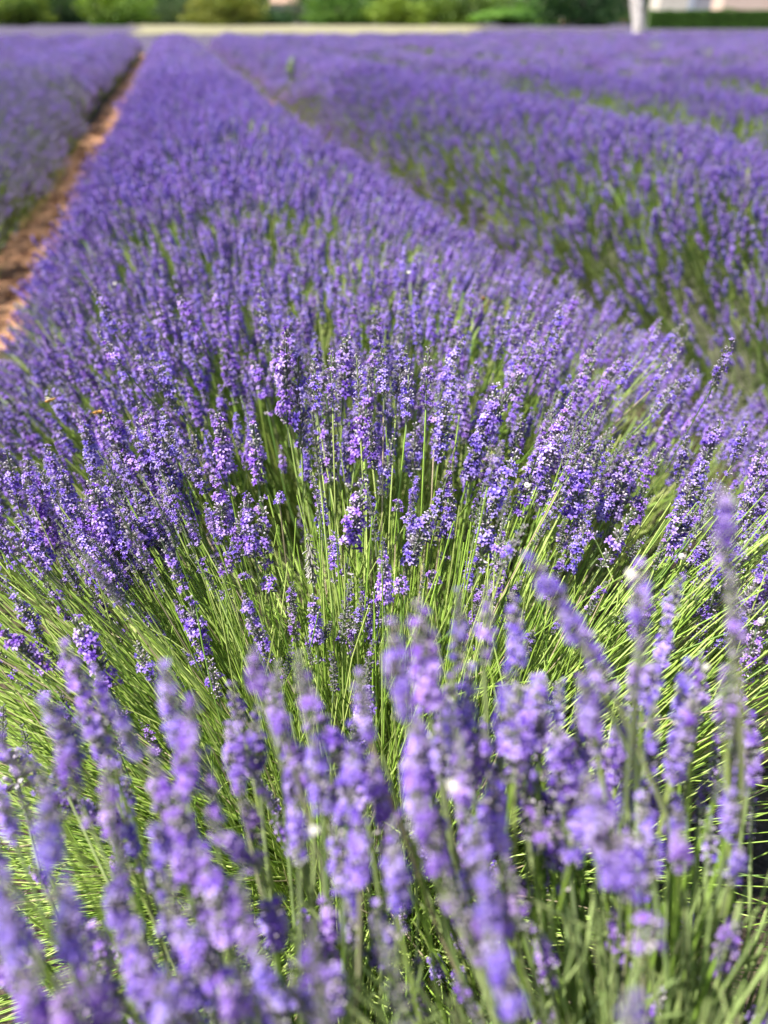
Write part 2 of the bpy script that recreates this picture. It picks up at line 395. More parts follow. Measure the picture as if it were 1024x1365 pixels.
# spikes placed where they stand: (tip x, tip y, bottom x, bottom y, distance, variant)
def spikes_from(lst):
    out = []
    for x0, y0, x1, y1, d, vi in lst:
        px = math.hypot(x1-x0, y1-y0); L0 = px*d/F/.86
        tip = at(x0, y0, d); bot = at(x1, y1, d+.52*L0); ax = tip-bot; L = ax.length
        out.append((bot, ax.normalized(), L, vi))
    return out
R = random.Random(5)
def B(): return R.randrange(N_BLOOM)
D_, U_, P_, Q_ = I_DRY, I_BUD, I_PALE, I_SMALL
focal = [(222,574,231,668,.93,0),(215,660,234,730,.91,9),(293,549,305,640,.92,1),(296,632,298,710,.9,3),(312,668,324,754,.9,4),(304,742,300,765,.9,Q_),
 (121,637,152,727,.9,1),(139,722,168,789,.88,8),(352,662,353,756,.93,5),(359,766,359,789,.92,Q_),(176,652,195,723,.93,2),(86,738,108,795,.88,9),(148,540,170,640,1.0,3),
 (22,790,53,846,.83,0),(0,828,60,893,.8,3),(256,791,272,878,.87,7),(276,873,292,932,.86,2),(109,818,152,932,.8,6),(180,858,206,910,.8,2),(248,609,276,658,.95,7),
 (10,603,26,678,.97,4),(31,610,45,674,.95,0),(340,556,346,660,1.02,4),(82,620,103,700,1.0,1),(45,640,70,735,.98,3),(30,690,75,760,.92,6),
 (374,434,384,566,.97,3),(394,470,402,600,.99,0),(266,578,246,640,1.05,2),(464,441,457,545,1.02,6),(444,518,441,645,.98,5),(491,512,472,627,.97,1),(480,637,464,744,.9,1),
 (603,527,585,615,.95,0),(588,629,575,728,.93,9),(571,672,542,762,.91,6),(685,490,632,612,.98,4),(668,512,640,600,1.0,1),(690,594,651,690,.93,0),(663,668,636,770,.9,4),
 (527,582,506,662,1.0,2),(534,768,534,792,.9,Q_),(464,772,457,858,.9,U_),(749,565,708,650,.95,3),(716,600,692,690,.93,7),(728,585,700,640,.97,1),(790,604,757,704,.93,6),
 (850,682,800,758,.9,2),(975,450,950,515,1.05,0),(842,600,815,690,.95,3),(913,664,896,745,.9,0),(948,715,920,758,.9,1),(804,770,784,818,.87,9),(960,783,930,855,.86,5),
 (1013,830,992,900,.82,0),(935,610,905,690,.95,6),(880,590,850,660,1.0,4),(975,650,955,710,.92,2),(1010,640,985,705,.93,3),(890,700,872,760,.9,8),(690,768,678,812,.86,8),
 (714,836,700,872,.84,9),(742,904,742,952,.86,10),(703,928,700,978,.85,8),(491,845,488,922,.86,8),(485,912,479,998,.86,0),(458,777,456,860,.88,U_),(476,800,476,846,.89,9),
 (450,863,445,922,.86,8),(438,826,434,850,.9,10),(388,862,380,905,.88,8),(33,962,39,1008,.85,10),(3,932,4,990,.8,8),(86,924,95,1000,.83,9),(187,963,213,1004,.85,9),
 (156,944,161,1008,.8,8),(387,770,392,822,.9,9),(373,655,373,672,.97,Q_),(760,690,745,735,.93,9),(775,705,792,716,.93,Q_),(820,640,800,700,.97,1),
 (770,640,758,690,.98,0),(735,628,722,672,.98,5),(865,640,845,700,.97,7),(960,560,930,640,1.0,6),(1000,560,975,620,1.0,4),(1022,590,1000,660,.95,0),(552,684,540,700,.95,Q_),
 (190,590,205,650,1.02,3),(110,560,130,630,1.03,1),(60,590,80,650,1.04,0),(560,560,548,640,1.08,2),(530,665,530,682,.95,Q_),(640,560,626,640,1.02,3),(855,712,838,742,.92,8),(700,552,680,612,1.02,2),(575,760,578,782,.95,Q_)]
focal_heroes = spikes_from(focal)[:99]
focal_heroes.append((at(417, 775, .93), (at(410, 697, .89)-at(417, 775, .93)).normalized(), .07, D_))
front_r = [(515,822,540,960,.40,0),(545,950,560,1060,.42,3),(560,795,575,960,.45,1),(585,940,590,1040,.48,6),(655,778,645,890,.50,2),(625,785,605,900,.50,4),(682,788,690,900,.5,1),
 (632,880,620,990,.5,0),(672,885,668,1000,.5,3),(600,890,585,1010,.5,7),(702,900,700,1040,.52,6),(708,738,770,850,.42,3),(765,835,820,930,.44,1),(853,748,850,850,.42,0),(852,845,845,930,.44,4),
 (962,640,970,760,.38,P_),(972,755,985,880,.4,P_+1),(903,765,890,830,.62,P_),(895,820,880,895,.6,1),(915,880,905,960,.55,3),(940,870,930,960,.58,P_),(780,910,800,1030,.48,4),
 (830,935,835,1040,.5,0),(875,930,865,1050,.5,5),(745,960,750,1080,.48,2),(800,1030,815,1130,.5,3),(760,1020,840,1190,.36,3),(850,1060,870,1170,.45,0),(700,1010,705,1120,.5,5),
 (610,980,620,1090,.42,P_),(650,1030,665,1150,.46,1),(560,1050,590,1180,.40,6),(680,1140,700,1240,.45,P_+1),(640,1130,660,1250,.38,0),(600,1160,640,1290,.40,2),(740,1090,750,1170,.52,4),
 (905,960,900,1050,.55,1),(955,985,950,1060,.62,P_+1),(730,900,720,990,.6,8),(790,960,775,1040,.6,1),(660,1240,690,1365,.36,6),(830,1320,850,1440,.30,3),(870,1220,855,1260,.4,Q_),
 (720,1230,735,1320,.5,P_),(600,1290,640,1365,.5,9),(575,880,560,960,.55,4),(985,900,975,980,.6,0),(1010,950,1000,1040,.55,3),(935,1030,930,1100,.6,9),(1005,1050,1000,1120,.6,8)]
front_l = [(405,865,415,980,.45,2),(418,975,430,1080,.46,3),(330,862,350,930,.46,1),(355,915,385,1000,.46,4),(340,945,345,1025,.55,7),(225,878,235,990,.44,0),(245,930,250,1060,.44,3),(235,1050,255,1190,.44,1),
 (275,1000,290,1120,.46,5),(88,848,120,950,.52,0),(120,880,150,1000,.52,6),(65,955,110,1075,.47,4),(52,1048,70,1170,.38,1),(80,1160,100,1290,.38,3),(135,1010,150,1110,.45,5),(150,1090,170,1170,.46,8),
 (5,1150,25,1290,.36,0),(30,1270,45,1400,.36,4),(430,935,470,1060,.5,3),(470,960,490,1090,.5,1),(500,1000,510,1110,.48,6),(520,1090,530,1200,.46,P_),(365,880,370,960,.55,2),(160,1010,175,1090,.6,7),
 (300,960,320,1060,.52,0),(330,1050,345,1130,.52,4),(395,1060,400,1150,.46,P_),(440,1090,455,1190,.46,5),(470,1090,480,1180,.44,3),(385,1000,398,1080,.5,1),(280,1120,300,1250,.42,3),(320,1170,335,1280,.42,P_),
 (220,1160,240,1290,.42,2),(180,1220,210,1365,.40,0),(120,1280,150,1420,.38,6),(75,1300,100,1430,.36,1),(350,1250,375,1380,.4,4),(240,1280,260,1400,.42,3),(408,1205,440,1400,.35,9),(510,1220,545,1400,.38,10),
 (300,1290,320,1400,.40,5),(200,1100,215,1200,.48,P_),(100,1190,120,1290,.48,2),(30,1050,45,1110,.6,8),(0,1040,20,1120,.5,0),(460,1180,470,1260,.5,P_+1),(260,1190,275,1280,.5,0),(150,1150,165,1240,.42,3),
 (15,1000,25,1050,.7,Q_),(75,1020,90,1060,.65,9),(205,1290,235,1430,.36,3),(10,1230,30,1330,.42,6)]

# region of the photo where the middle bush opens and only stems show
HOLLOW = [(-40,800),(60,740),(150,790),(230,740),(300,770),(420,660),(500,760),(560,770),(640,700),(700,700),(760,740),(860,720),(980,760),(1060,860),(1060,1000),(900,1200),(600,1250),(200,1250),(-40,1150)]
def inside(x, y, poly):
    c = False; j = len(poly)-1
    for i in range(len(poly)):
        xi, yi = poly[i]; xj, yj = poly[j]
        if (yi > y) != (yj > y) and x < (xj-xi)*(y-yi)/(yj-yi)+xi: c = not c
        j = i
    return c
BASE = Vector((-.01, .62, .14))
def dome(base, n, Lr, tmax, ok, power=.5, vis=None, up=.0, bias=(0, 0)):
    out = []; k = 0
    while len(out) < n and k < n*60:
        k += 1
        th = tmax*random.random()**power; ph = random.uniform(0, 6.283)
        d = Vector((math.sin(th)*math.cos(ph)+bias[0], math.sin(th)*math.sin(ph)+bias[1], math.cos(th)))
        L = random.uniform(*Lr); q = base + Vector((0, 0, .06)) + d*L - Vector((0, 0, .10*math.sin(th)**2*L/.6))
        ax = (d + Vector((0, 0, up)) + Vector((random.gauss(0, .06), random.gauss(0, .06), 0))).normalized()
        if ok(q, ax): out.append((q, ax, random.uniform(.05, .085), R.randrange(N_BLOOM) if R.random() < .75 else R.choice([8, 9, 10])))
    return out
def ok_focal(q, ax):
    x, y, d = proj(q+ax*.03)
    if d < .7 or (x > 640 and y < 440+.12*(x-640)): return False
    if inside(x, y, HOLLOW): return random.random() < .012
    if y > 560 and 240 < x < 640 and random.random() < .93: return False
    if y > 530 and 290 < x < 720 and random.random() < .88: return False
    if y > 620 and 560 < x < 900 and random.random() < .7: return False
    if y > 640 and x >= 640 and random.random() < (y-640)/170.: return False
    return y < 900
fill_focal = dome(BASE, 560, (.52, .68), 1.12, ok_focal, .55, bias=(0, .12))
extra = []
for i in range(6000):
    th = 1.36*random.random()**.6; ph = random.uniform(0, 6.283); L = random.uniform(.36, .62)*(1+.75*abs(math.cos(ph))*max(0, th-.7))
    d = Vector((math.sin(th)*math.cos(ph), math.sin(th)*math.sin(ph)*.85+.1, math.cos(th)))
    q = BASE+Vector((0, 0, .03))+d*L-Vector((0, 0, .12*math.sin(th)**2))
    x, y, dd = proj(q)
    if dd < .72: q = BASE + (q-BASE)*random.uniform(.45, .7)
    if math.hypot(q.x-BASE.x, q.y-BASE.y) < .12 and random.random() < .4: continue
    if q.z < (.33 if q.x > .08 else .24): continue
    if q.y < .27 or (q.x > .12 and y > 1000 and random.random() < .8): continue
    if y < 470 or (y < 640 and random.random() < .5): continue
    extra.append(q)
HS[:] = [(a, b_, c, d, e) for a, b_, c, d, e, f in focal]+[(417, 775, 410, 697, .89)]
for k, xr, yr in ((52, (-20, 330), (690, 980)), (46, (330, 640), (620, 860)), (44, (620, 1020), (620, 830)), (40, (-20, 300), (560, 720)), (30, (640, 1020), (560, 680))):
    for i in range(k):
        q = at(random.uniform(*xr), random.uniform(*yr)+30, random.uniform(.86, .98)); ax = (q-BASE).normalized()
        fill_focal.append((q, (ax+Vector((random.gauss(0, .08), 0, .25))).normalized(), random.uniform(.035, .085), R.choice([0, 1, 2, 3, 4, 5, 6, 7, 8, 9, 10, 8, 9])))
for i in range(420): extra.append(at(random.uniform(880, 1120), random.uniform(650, 980), random.uniform(.80, 1.02)))
for i in range(420): extra.append(at(random.uniform(-100, 160), random.uniform(720, 1080), random.uniform(.78, .98)))
for i in range(60):
    q = at(random.uniform(900, 1080), random.uniform(660, 900), random.uniform(.85, 1.05)); ax = (q-BASE).normalized()
    fill_focal.append((q, (ax+Vector((0, 0, .3))).normalized(), random.uniform(.05, .08), R.randrange(N_BLOOM)))
bush('green-stemmed lavender bush in sharp focus in the middle, its stems fanning out below the flowers', BASE, focal_heroes, fill_focal, extra, 5000, .17)

HS[:] = []
def front_fill(n, xr, yr, dr, kinds):
    o = []
    for _ in range(n):
        x = random.uniform(*xr); y = random.uniform(*yr); d = random.uniform(*dr); p = at(x, y, d)
        ax = Vector((random.gauss(-.12, .14), random.gauss(.0, .12), 1)).normalized(); o.append((p, ax, random.uniform(.045, .075), R.choice(kinds)))
    return o
KB = [0, 1, 2, 3, 4, 5, 6, 7]; KP = KB+[8, 9, 10, I_PALE, I_PALE+1, I_PALE, I_PALE+1]
BL = Vector((-.05, .20, .12)); BR = Vector((.27, .22, .12))
fl = front_fill(48, (-60, 480), (980, 1400), (.47, .62), KP) + front_fill(34, (-60, 420), (1130, 1500), (.42, .75), KP) + front_fill(16, (150, 560), (1050, 1400), (.5, .8), KP)
fr = front_fill(46, (480, 1000), (930, 1300), (.46, .62), KP) + front_fill(34, (560, 900), (1000, 1150), (.5, .65), KB) + front_fill(50, (560, 1100), (1100, 1500), (.55, .85), KP)
def low_ext(base, n, spread, zr):
    return [base+Vector((random.gauss(spread[0], spread[1]), random.gauss(spread[2], spread[3]), random.uniform(*zr))) for _ in range(n)]
bush('blurred lavender bush in the lower left foreground with a crowd of large soft violet spikes', BL, spikes_from(front_l), fl, low_ext(BL, 420, (-.05, .14, .0, .06), (.35, .66)), 900, .09, 1.35)
bush('blurred lavender bush in the lower right foreground with long pale green stems leaning left', BR, spikes_from(front_r), fr, low_ext(BR, 1000, (-.02, .16, .0, .07), (.35, .68)), 1100, .09, 1.55)

# ------------------------------------------------------------------ the rows
ROW0 = .22; HALF = .80; SPC = 1.95
def top_z(u, v, uc, seed=0):
    x = (u-uc)/HALF
    n = noise.noise(Vector((u*1.1+seed*9, v*1.25, seed)))*.055 + noise.noise(Vector((u*3.7, v*3.7, 4.+seed)))*.025
    if seed >= 3: return .77 - .52*abs(x)**2.2 + n
    return .76 - .40*abs(x)**2.6 + n
def row_pts(uc, v0, v1, seed, grey=0.0, dens=1.0, dmin=0.0, flank=0.0, grey_v=1e9, ok=None):
    pts = []; v = v0
    rnd = random.Random(900+seed)
    dv = .1
    while v < v1:
        dist = math.hypot(uc*.5, v)
        lodc = v > 8.5+5*rnd.random()
        dv = .1 if not lodc else .24
        n = (950 if dist < 3 else 1100)*dens*dv*HALF*2 if not lodc else 42*dv*HALF*2*dens
        for _ in range(int(n+rnd.random())):
            x = rnd.uniform(-1.08, 1.08)*(.86 if lodc else 1); vv = v+rnd.random()*dv; u = uc+x*HALF*(1+(.42*max(0, 1-max(0, vv-1.2)/4.5) if seed == 1 and x > 0 else 0)+.13*noise.noise(Vector((vv*.8, seed*7.3, x > 0))))+rnd.gauss(0, .025)
            p0 = W(u, vv)
            if p0.y < .3: continue
            if flank and rnd.random() < flank*max(0, min(1, ((-x-.25)/.45) if flank < .75 else (-x+.02)/.38)): continue
            z = top_z(uc+x*HALF, vv, uc, seed); dd = noise.noise(Vector((u*4.2, vv*4.2, 7.7)))
            if dd < -.36 and rnd.random() < .6: continue
            z += rnd.gauss(0, .028)-.05*(rnd.random() < .3)
            tilt = x*.6 + rnd.gauss(0, .13); tl2 = rnd.gauss(0, .13)
            ax = W(math.sin(tilt), math.sin(tl2), math.cos(tilt)).normalized()
            P = Vector((p0.x, p0.y, z-(.085 if lodc else .05))); xs, ys, ds = proj(P)
            if xs < -60-200/max(ds, .2) or xs > 1090+200/max(ds, .2) or ds < .3: continue
            if ok and not ok(P, xs, ys, ds): continue
            g = rnd.random() < grey*max(.1, min(1, (grey_v-vv)/6+.5))
            if lodc: idx = (34+rnd.randrange(2)) if g else 30+rnd.randrange(4); sc = rnd.uniform(.9, 1.15)
            elif ds < 2.6: idx = (I_PALE+rnd.randrange(2)) if False else 15+rnd.randrange(6); sc = rnd.uniform(.62, .95)
            else: idx = (27+rnd.randrange(3)) if g else 21+rnd.randrange(6); sc = rnd.uniform(.68, 1.0)
            if g and ds < 2.6: idx = 27+rnd.randrange(3)
            pts.append((P, ax, rnd.uniform(0, 6.28), sc, idx))
        v += dv
    return pts
def tuft_pts(uc, v0, v1, seed, dens=110, ok=None):
    rnd = random.Random(3000+seed); pts = []
    for _ in range(int((v1-v0)*HALF*2*dens)):
        x = rnd.uniform(-1.08, 1.08); v = rnd.uniform(v0, v1); u = uc+x*HALF; p = W(u, v)
        if p.y < .25: continue
        P = Vector((p.x, p.y, top_z(u, v, uc, seed)-.11-.05*rnd.random())); xs, ys, ds = proj(P)
        if xs < -150 or xs > 1180 or ds < .45 or (ok and not ok(P, xs, ys, ds)): continue
        t = x*.8+rnd.gauss(0, .12); pts.append((P, W(math.sin(t), rnd.gauss(0, .15), math.cos(t)).normalized(), rnd.uniform(0, 6.28), rnd.uniform(.8, 1.15), 36+rnd.randrange(3)))
    return pts
def mound(uc, v0, v1, seed, drop=.36):
    vs = []; v = v0
    while v < v1: vs.append(v); v += max(.06, v*.02)
    vs.append(v1); nx = 15
    co = []; fc = []; cl = []
    for j, v in enumerate(vs):
        for i in range(nx):
            x = -1+2*i/(nx-1); u = uc+x*HALF*.92
            edge = 1-abs(x)**6
            endf = min(1, (v-v0)/.5+.02)
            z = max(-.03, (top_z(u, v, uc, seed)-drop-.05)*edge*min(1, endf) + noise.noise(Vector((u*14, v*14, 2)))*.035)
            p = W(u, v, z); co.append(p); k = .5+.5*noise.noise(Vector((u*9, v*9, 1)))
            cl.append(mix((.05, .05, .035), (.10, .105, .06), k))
    for j in range(len(vs)-1):
        for i in range(nx-1): a = j*nx+i; fc.append((a, a+1, a+1+nx, a+nx))
    mb = MB(); mb.v = co; mb.f = fc; mb.c = cl; mb.m = [0]*len(fc)
    return mb.mesh('mound', [M_MASS], True)
def row(label, uc, v0, v1, seed, **k):
    mv0 = k.pop('mv0', v0)
    tv = k.pop('tv', 0); fz = k.get('ok')
    r = empty('lavender_row', W(uc, v0, 0), label, 'lavender row')
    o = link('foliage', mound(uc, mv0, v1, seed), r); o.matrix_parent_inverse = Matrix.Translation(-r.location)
    if tv: o = scatter('stem', tuft_pts(uc, v0, tv, seed, ok=fz), r, r.location); o['kind'] = 'stuff'
    o = scatter('flower_stalk', row_pts(uc, v0, v1, seed, **k), r, r.location); o['kind'] = 'stuff'
    return r
VEND = 38.0
# the bush right behind the sharp one stands out from the row: its own object
def second_ok(P, xs, ys, ds):
    return True
b2 = W(.30, 1.62, .10)
h2 = []; tries = 0
while len(h2) < 100 and tries < 4000:
    tries += 1
    x = random.uniform(150, 900); y = random.uniform(400, 520); d = random.uniform(1.12, 1.45); q = at(x, y+35, d)
    if not .60 < q.z < .82: continue
    ax = Vector(((x-480)/900+random.gauss(0, .07), random.gauss(0, .08), 1)).normalized(); h2.append((q, ax, random.uniform(.055, .085), B()))
f2 = []
for i in range(420):
    u = .3+random.uniform(-.75, .8); v = random.uniform(1.15, 2.0); z = top_z(u, v, ROW0, 1)-.06+random.gauss(0, .03); p = W(u, v, z)
    t = (u-.3)*.8; f2.append((p, W(math.sin(t)+random.gauss(0, .08), random.gauss(0, .1), 1).normalized(), random.uniform(.05, .075), B()))
bush('lavender bush directly behind the sharp one, a dense band of upright violet spikes', b2, h2, f2, [], 600, .22)

def ok_main(P, xs, ys, ds):
    if inside(xs, ys, HOLLOW): return False
    if ds < 1.15 and 60 < xs < 900 and ys > 530: return random.random() < .06
    return ys < 720 or (xs < 40 and ys < 760)
row('central lavender row running from behind the sharp bush straight back to the far field edge', ROW0, .55, VEND, 1, ok=ok_main, mv0=1.5, tv=7)
row('greyish lavender row on the left side of the orange soil path', -1.95, 1.6, VEND, 2, grey=.9, dens=1.6, tv=5, grey_v=12)
row('first lavender row on the right, its green stems showing on the near flank', ROW0+SPC+.18, .3, VEND, 3, dens=1.05, grey=.1, tv=9, flank=.42)
row('second lavender row to the right with a weedy green gap in front', ROW0+2*SPC-.05, 1.0, VEND, 4, dens=1.05, grey=.08, tv=5, flank=.76)
row('third lavender row to the right, a thin violet band below the far rows', ROW0+3*SPC-.05, 2.0, VEND, 5, dens=1.0, tv=5, flank=.8)
# the rows beyond merge into one violet field
pts = []
for k in list(range(4, 16))+list(range(-14, -1)):
    uc = ROW0+k*SPC + (.0 if k > 0 else .1)
    pts += row_pts(uc, max(3.0, abs(uc)*.9), VEND+(2 if k > 6 else 0), 20+k, dens=1.0 if abs(uc) < 16 else .85, grey=.08, flank=.9)
mb = MB()
for k in list(range(4, 16))+list(range(-14, -1)):
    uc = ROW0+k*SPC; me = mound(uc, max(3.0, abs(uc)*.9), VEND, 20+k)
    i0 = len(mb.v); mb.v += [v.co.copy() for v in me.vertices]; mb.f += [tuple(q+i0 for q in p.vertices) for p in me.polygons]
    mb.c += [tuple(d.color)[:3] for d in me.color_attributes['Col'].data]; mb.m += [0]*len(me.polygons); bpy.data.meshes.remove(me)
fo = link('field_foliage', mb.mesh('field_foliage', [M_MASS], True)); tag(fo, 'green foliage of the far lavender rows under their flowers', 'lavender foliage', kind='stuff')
o = scatter('lavender_field', pts); tag(o, 'violet lavender field of merged far rows below the trees', 'lavender field', kind='stuff')

# ------------------------------------------------------------------ ground
def graded(a, b, fine0, fine1, st, gr):
    xs = [fine0]; x = fine0
    while x < fine1: x += st; xs.append(x)
    s = st
    while x < b: s *= gr; x += s; xs.append(x)
    x = fine0; s = st
    while x > a: s *= gr; x -= s; xs.insert(0, x)
    return xs
us = graded(-900, 900, -1.6, 2.2, .04, 1.12); vs = graded(-60, 1500, -.2, 7, .045, 1.07)
co = []; fc = []
for v in vs:
    for u in us:
        p = W(u, v, 0); z = 0
        if v < 60 and abs(u) < 40:
            z = noise.fractal(Vector((u*3, v*3, 0)), 1, 2, 3)*.02
            if -3 < u < 4 and v < 16:
                c = noise.cell(Vector((u*9, v*9, 1))); z += .035*max(0, noise.noise(Vector((u*9, v*9, 3))))+.022*max(0, noise.noise(Vector((u*22, v*22, 5))))
        p.z = z; co.append(p)
nx = len(us)
for j in range(len(vs)-1):
    for i in range(nx-1): a = j*nx+i; fc.append((a, a+1, a+1+nx, a+nx))
me = bpy.data.meshes.new('ground'); me.from_pydata([tuple(p) for p in co], [], fc); me.materials.append(M_SOIL)
tag(link('ground', me), kind='structure', label='orange red clay soil between the rows')
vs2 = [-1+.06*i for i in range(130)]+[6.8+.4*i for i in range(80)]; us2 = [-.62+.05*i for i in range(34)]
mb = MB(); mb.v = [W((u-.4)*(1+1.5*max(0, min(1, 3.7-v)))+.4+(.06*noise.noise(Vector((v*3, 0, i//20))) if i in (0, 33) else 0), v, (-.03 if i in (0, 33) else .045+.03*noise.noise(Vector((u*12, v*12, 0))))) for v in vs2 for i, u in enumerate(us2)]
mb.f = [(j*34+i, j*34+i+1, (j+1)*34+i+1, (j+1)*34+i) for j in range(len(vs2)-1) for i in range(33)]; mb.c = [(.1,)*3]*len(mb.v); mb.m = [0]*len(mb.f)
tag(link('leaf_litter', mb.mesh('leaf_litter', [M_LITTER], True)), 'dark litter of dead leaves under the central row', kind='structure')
# clods of orange soil on the left path
mb = MB()
for i in range(1500):
    u = random.gauss(-.84, .14) if i % 3 else random.gauss(1.26, .12); v = random.uniform(.8 if i % 3 else 4.5, 14)
    r = random.uniform(.008, .035); c = W(u, v, r*.3); ring = []
    rot = Matrix.Rotation(random.uniform(0, 6), 3, (random.random(), random.random(), random.random()+.1))
    rings = [[c + rot @ Vector((math.sin(a)*math.cos(b*1.257), math.sin(a)*math.sin(b*1.257), math.cos(a)*.8))*r*random.uniform(.7, 1.2) for b in range(5)] for a in (.3, 1.1, 1.9, 2.8)]
    mb.grid(rings, [(.4, .2, .1)]*4, 0, cap=True)
tag(link('soil_clod', mb.mesh('soil_clod', [M_SOIL])), 'orange clods of dry earth scattered along the furrows', 'soil clods', kind='stuff')
# small weeds in the furrows
mb = MB()
for i in range(2600):
    g = random.choice([1.2, 1.2, 3.15, 3.15, 5.1]); u = random.gauss(g, .16); v = random.uniform(.8, 16)
    if noise.noise(Vector((u*2, v*1.4, 8))) < -.05 or (g == 1.2 and v > 5.2): continue
    p = W(u, v, 0); h = random.uniform(.05, .2); c = jit(random.choice([(.22, .30, .05), (.16, .26, .05), (.30, .34, .10)]), .25)
    a = random.uniform(0, 6.28); d = Vector((math.cos(a)*.5, math.sin(a)*.5, 1)).normalized(); x = Vector((-math.sin(a), math.cos(a), 0))*random.uniform(.003, .008)
    q = p+d*h*.6; t = p+d*h+Vector((math.cos(a), math.sin(a), -.3))*h*.2
    mb.grid([[p-x*.5, p+x*.5], [q-x, q+x], [t-x*.1, t+x*.1]], [c]*3, 0, closed=False)
tag(link('weed_grass', mb.mesh('weeds', [M_LEAF])), 'low green weeds growing in the furrows between the rows', 'weeds', kind='stuff')
# dry strip and verge beyond the field
def slab(name, pts, z, mat, lab):
    me = bpy.data.meshes.new(name); n = len(pts)
    v = [tuple(W(a, b, z)) for a, b in pts]+[tuple(W(a, b, -.02)) for a, b in pts]
    me.from_pydata(v, [], [tuple(range(n))]+[(i, i+n, (i+1) % n+n, (i+1) % n) for i in range(n)]); me.materials.append(mat)
    return tag(link(name, me), lab, kind='structure')
slab('grass_verge', [(-260, 40), (420, 40), (420, 420), (-260, 420)], .05, M_GRASSY, 'grey green verge beyond the lavender field')
rnd = random.Random(4)
edge = [(-3.4+35.9*t+rnd.uniform(-.6, .6), 92+rnd.uniform(-9, 9)) for t in [i/24 for i in range(25)]] + [(32.5+62*t+rnd.uniform(-5, 5), 92+170*t) for t in [i/12 for i in range(1, 13)]] + [(95-104*t, 262+rnd.uniform(-14, 24)) for t in [i/16 for i in range(1, 17)]] + [(-9+5.6*t+rnd.uniform(-2, 2), 275-183*t) for t in [i/10 for i in range(1, 10)]]
slab('straw_field', edge, .12, M_STRAW, 'pale dry straw strip along the far edge of the lavender')

# ------------------------------------------------------------------ things beyond the field
def far(x, D): return Vector(((x-512)/F*D/1.187, D, 0))
def zat(y, D): return CAM_H + (27-y)*D/1445.0
def leaf_cloud(mb, n, centre, rad, size, cols, squash=1.0, zmin=0.05, seed=0):
    rnd = random.Random(seed); lobes = []
    for _ in range(12):
        a = rnd.uniform(0, 6.28); t = rnd.uniform(-1, 1); r = rnd.uniform(.35, .75)
        lobes.append((Vector((math.cos(a)*r*math.sqrt(1-t*t)*rad[0], math.sin(a)*r*math.sqrt(1-t*t)*rad[1], t*r*rad[2]))+centre, rnd.uniform(.3, .55), rnd.random()))
    for _ in range(n):
        c, k, tone = rnd.choice(lobes)
        d = Vector((rnd.gauss(0, 1), rnd.gauss(0, 1), rnd.gauss(0, 1))).normalized()*rnd.uniform(.6, 1.08)
        p = c+Vector((d.x*rad[0]*k, d.y*rad[1]*k, d.z*rad[2]*k))
        if p.z < zmin: p.z = zmin+rnd.random()*.3
        nn = (d+Vector((rnd.gauss(0, .6), rnd.gauss(0, .6), rnd.gauss(0, .6)+.3))).normalized(); x, y, _a = frame(nn); s = size*rnd.uniform(.6, 1.3)
        cc = mix(cols[0], cols[1], min(1, max(0, tone+rnd.uniform(-.25, .25))))
        mb.face([p-x*s, p-y*s*.6, p+x*s, p+y*s*.6], cc, 0)
def tree(name, label, cat, pos, h, w_, cols, seed, trunk_h=None, group='trees beyond the field', n=3600, size=.42):
    r = empty(name, pos, label, cat, group); rnd = random.Random(seed); random.seed(seed)
    th = h*.35 if trunk_h is None else trunk_h
    mb = MB(); bc = (.16, .13, .10)
    tube(mb, [Vector((rnd.uniform(-.05, .05)*i, rnd.uniform(-.05, .05)*i, (th+h*.3)*i/5-.1)) for i in range(6)], w_*.05, w_*.02, bc, bc, 8)
    for k in range(6):
        a = k*1.05+rnd.uniform(0, .5); z0 = th*rnd.uniform(.5, 1)
        tube(mb, [Vector((math.cos(a)*t*w_*.35, math.sin(a)*t*w_*.35, z0+t*h*.3)) for t in (0, .35, .7, 1)], w_*.02, w_*.006, bc, bc, 5)
    link('trunk', mb.mesh('trunk', [M_BARK], True), r)
    mb = MB(); cz = h*.42
    leaf_cloud(mb, n, Vector((0, 0, cz)), (w_*.95, w_*.6, (h-cz)), size, cols, seed=seed)
    leaf_cloud(mb, n//2, Vector((0, -.3, 2.0)), (w_*.9, w_*.4, 2.4), size*.8, cols, seed=seed+99)
    link('crown', mb.mesh('crown', [M_LEAF]), r); return r
DK = ((.02, .05, .016), (.07, .13, .03)); MD = ((.05, .12, .02), (.16, .28, .04)); LT = ((.08, .18, .022), (.24, .36, .045)); YL = ((.14, .20, .03), (.28, .30, .06))
GY = ((.04, .075, .03), (.10, .15, .05))
T = [('olive green bushy tree at the far left corner beyond the field', -40, 105, 6, 6, MD), ('yellow green shrubby tree in the top left corner', 28, 98, 4.6, 4.6, LT), ('dark broad tree between two brighter ones near the top left', 90, 125, 8, 8, DK),
 ('bright green round tree above the start of the left path', 165, 108, 6, 5.5, LT), ('grey green dull tree left of the brightest shrub', 232, 125, 8, 7, GY), ('yellow green shrubby tree above the central lavender row', 305, 104, 5.2, 6, YL),
 ('low dark bush hiding the foot of the small far house', 352, 118, 2.4, 5, DK), ('mid green tree right of the small far house', 452, 118, 7, 7, MD), ('dark tree gap filler between two green trees at the top centre', 505, 132, 9, 6, DK),
 ('yellowish tree right of the top centre', 545, 110, 5.5, 5, LT), ('mid green tree above the right end of the straw strip', 610, 112, 7, 6.5, MD), ('low bright green bush at the right end of the straw strip', 675, 104, 1.8, 5, MD),
 ('tall dark tree behind the low bright bush', 700, 118, 10, 9, MD), ('very dark dense tree left of the pale plane trunk', 775, 95, 9, 6, DK), ('dark tree behind the pale plane trunk', 850, 110, 10, 8, DK),
 ('dark tree between the cream wall and the pink house', 925, 112, 9, 6, DK), ('olive tree far behind the small house', 400, 150, 9, 9, GY)]
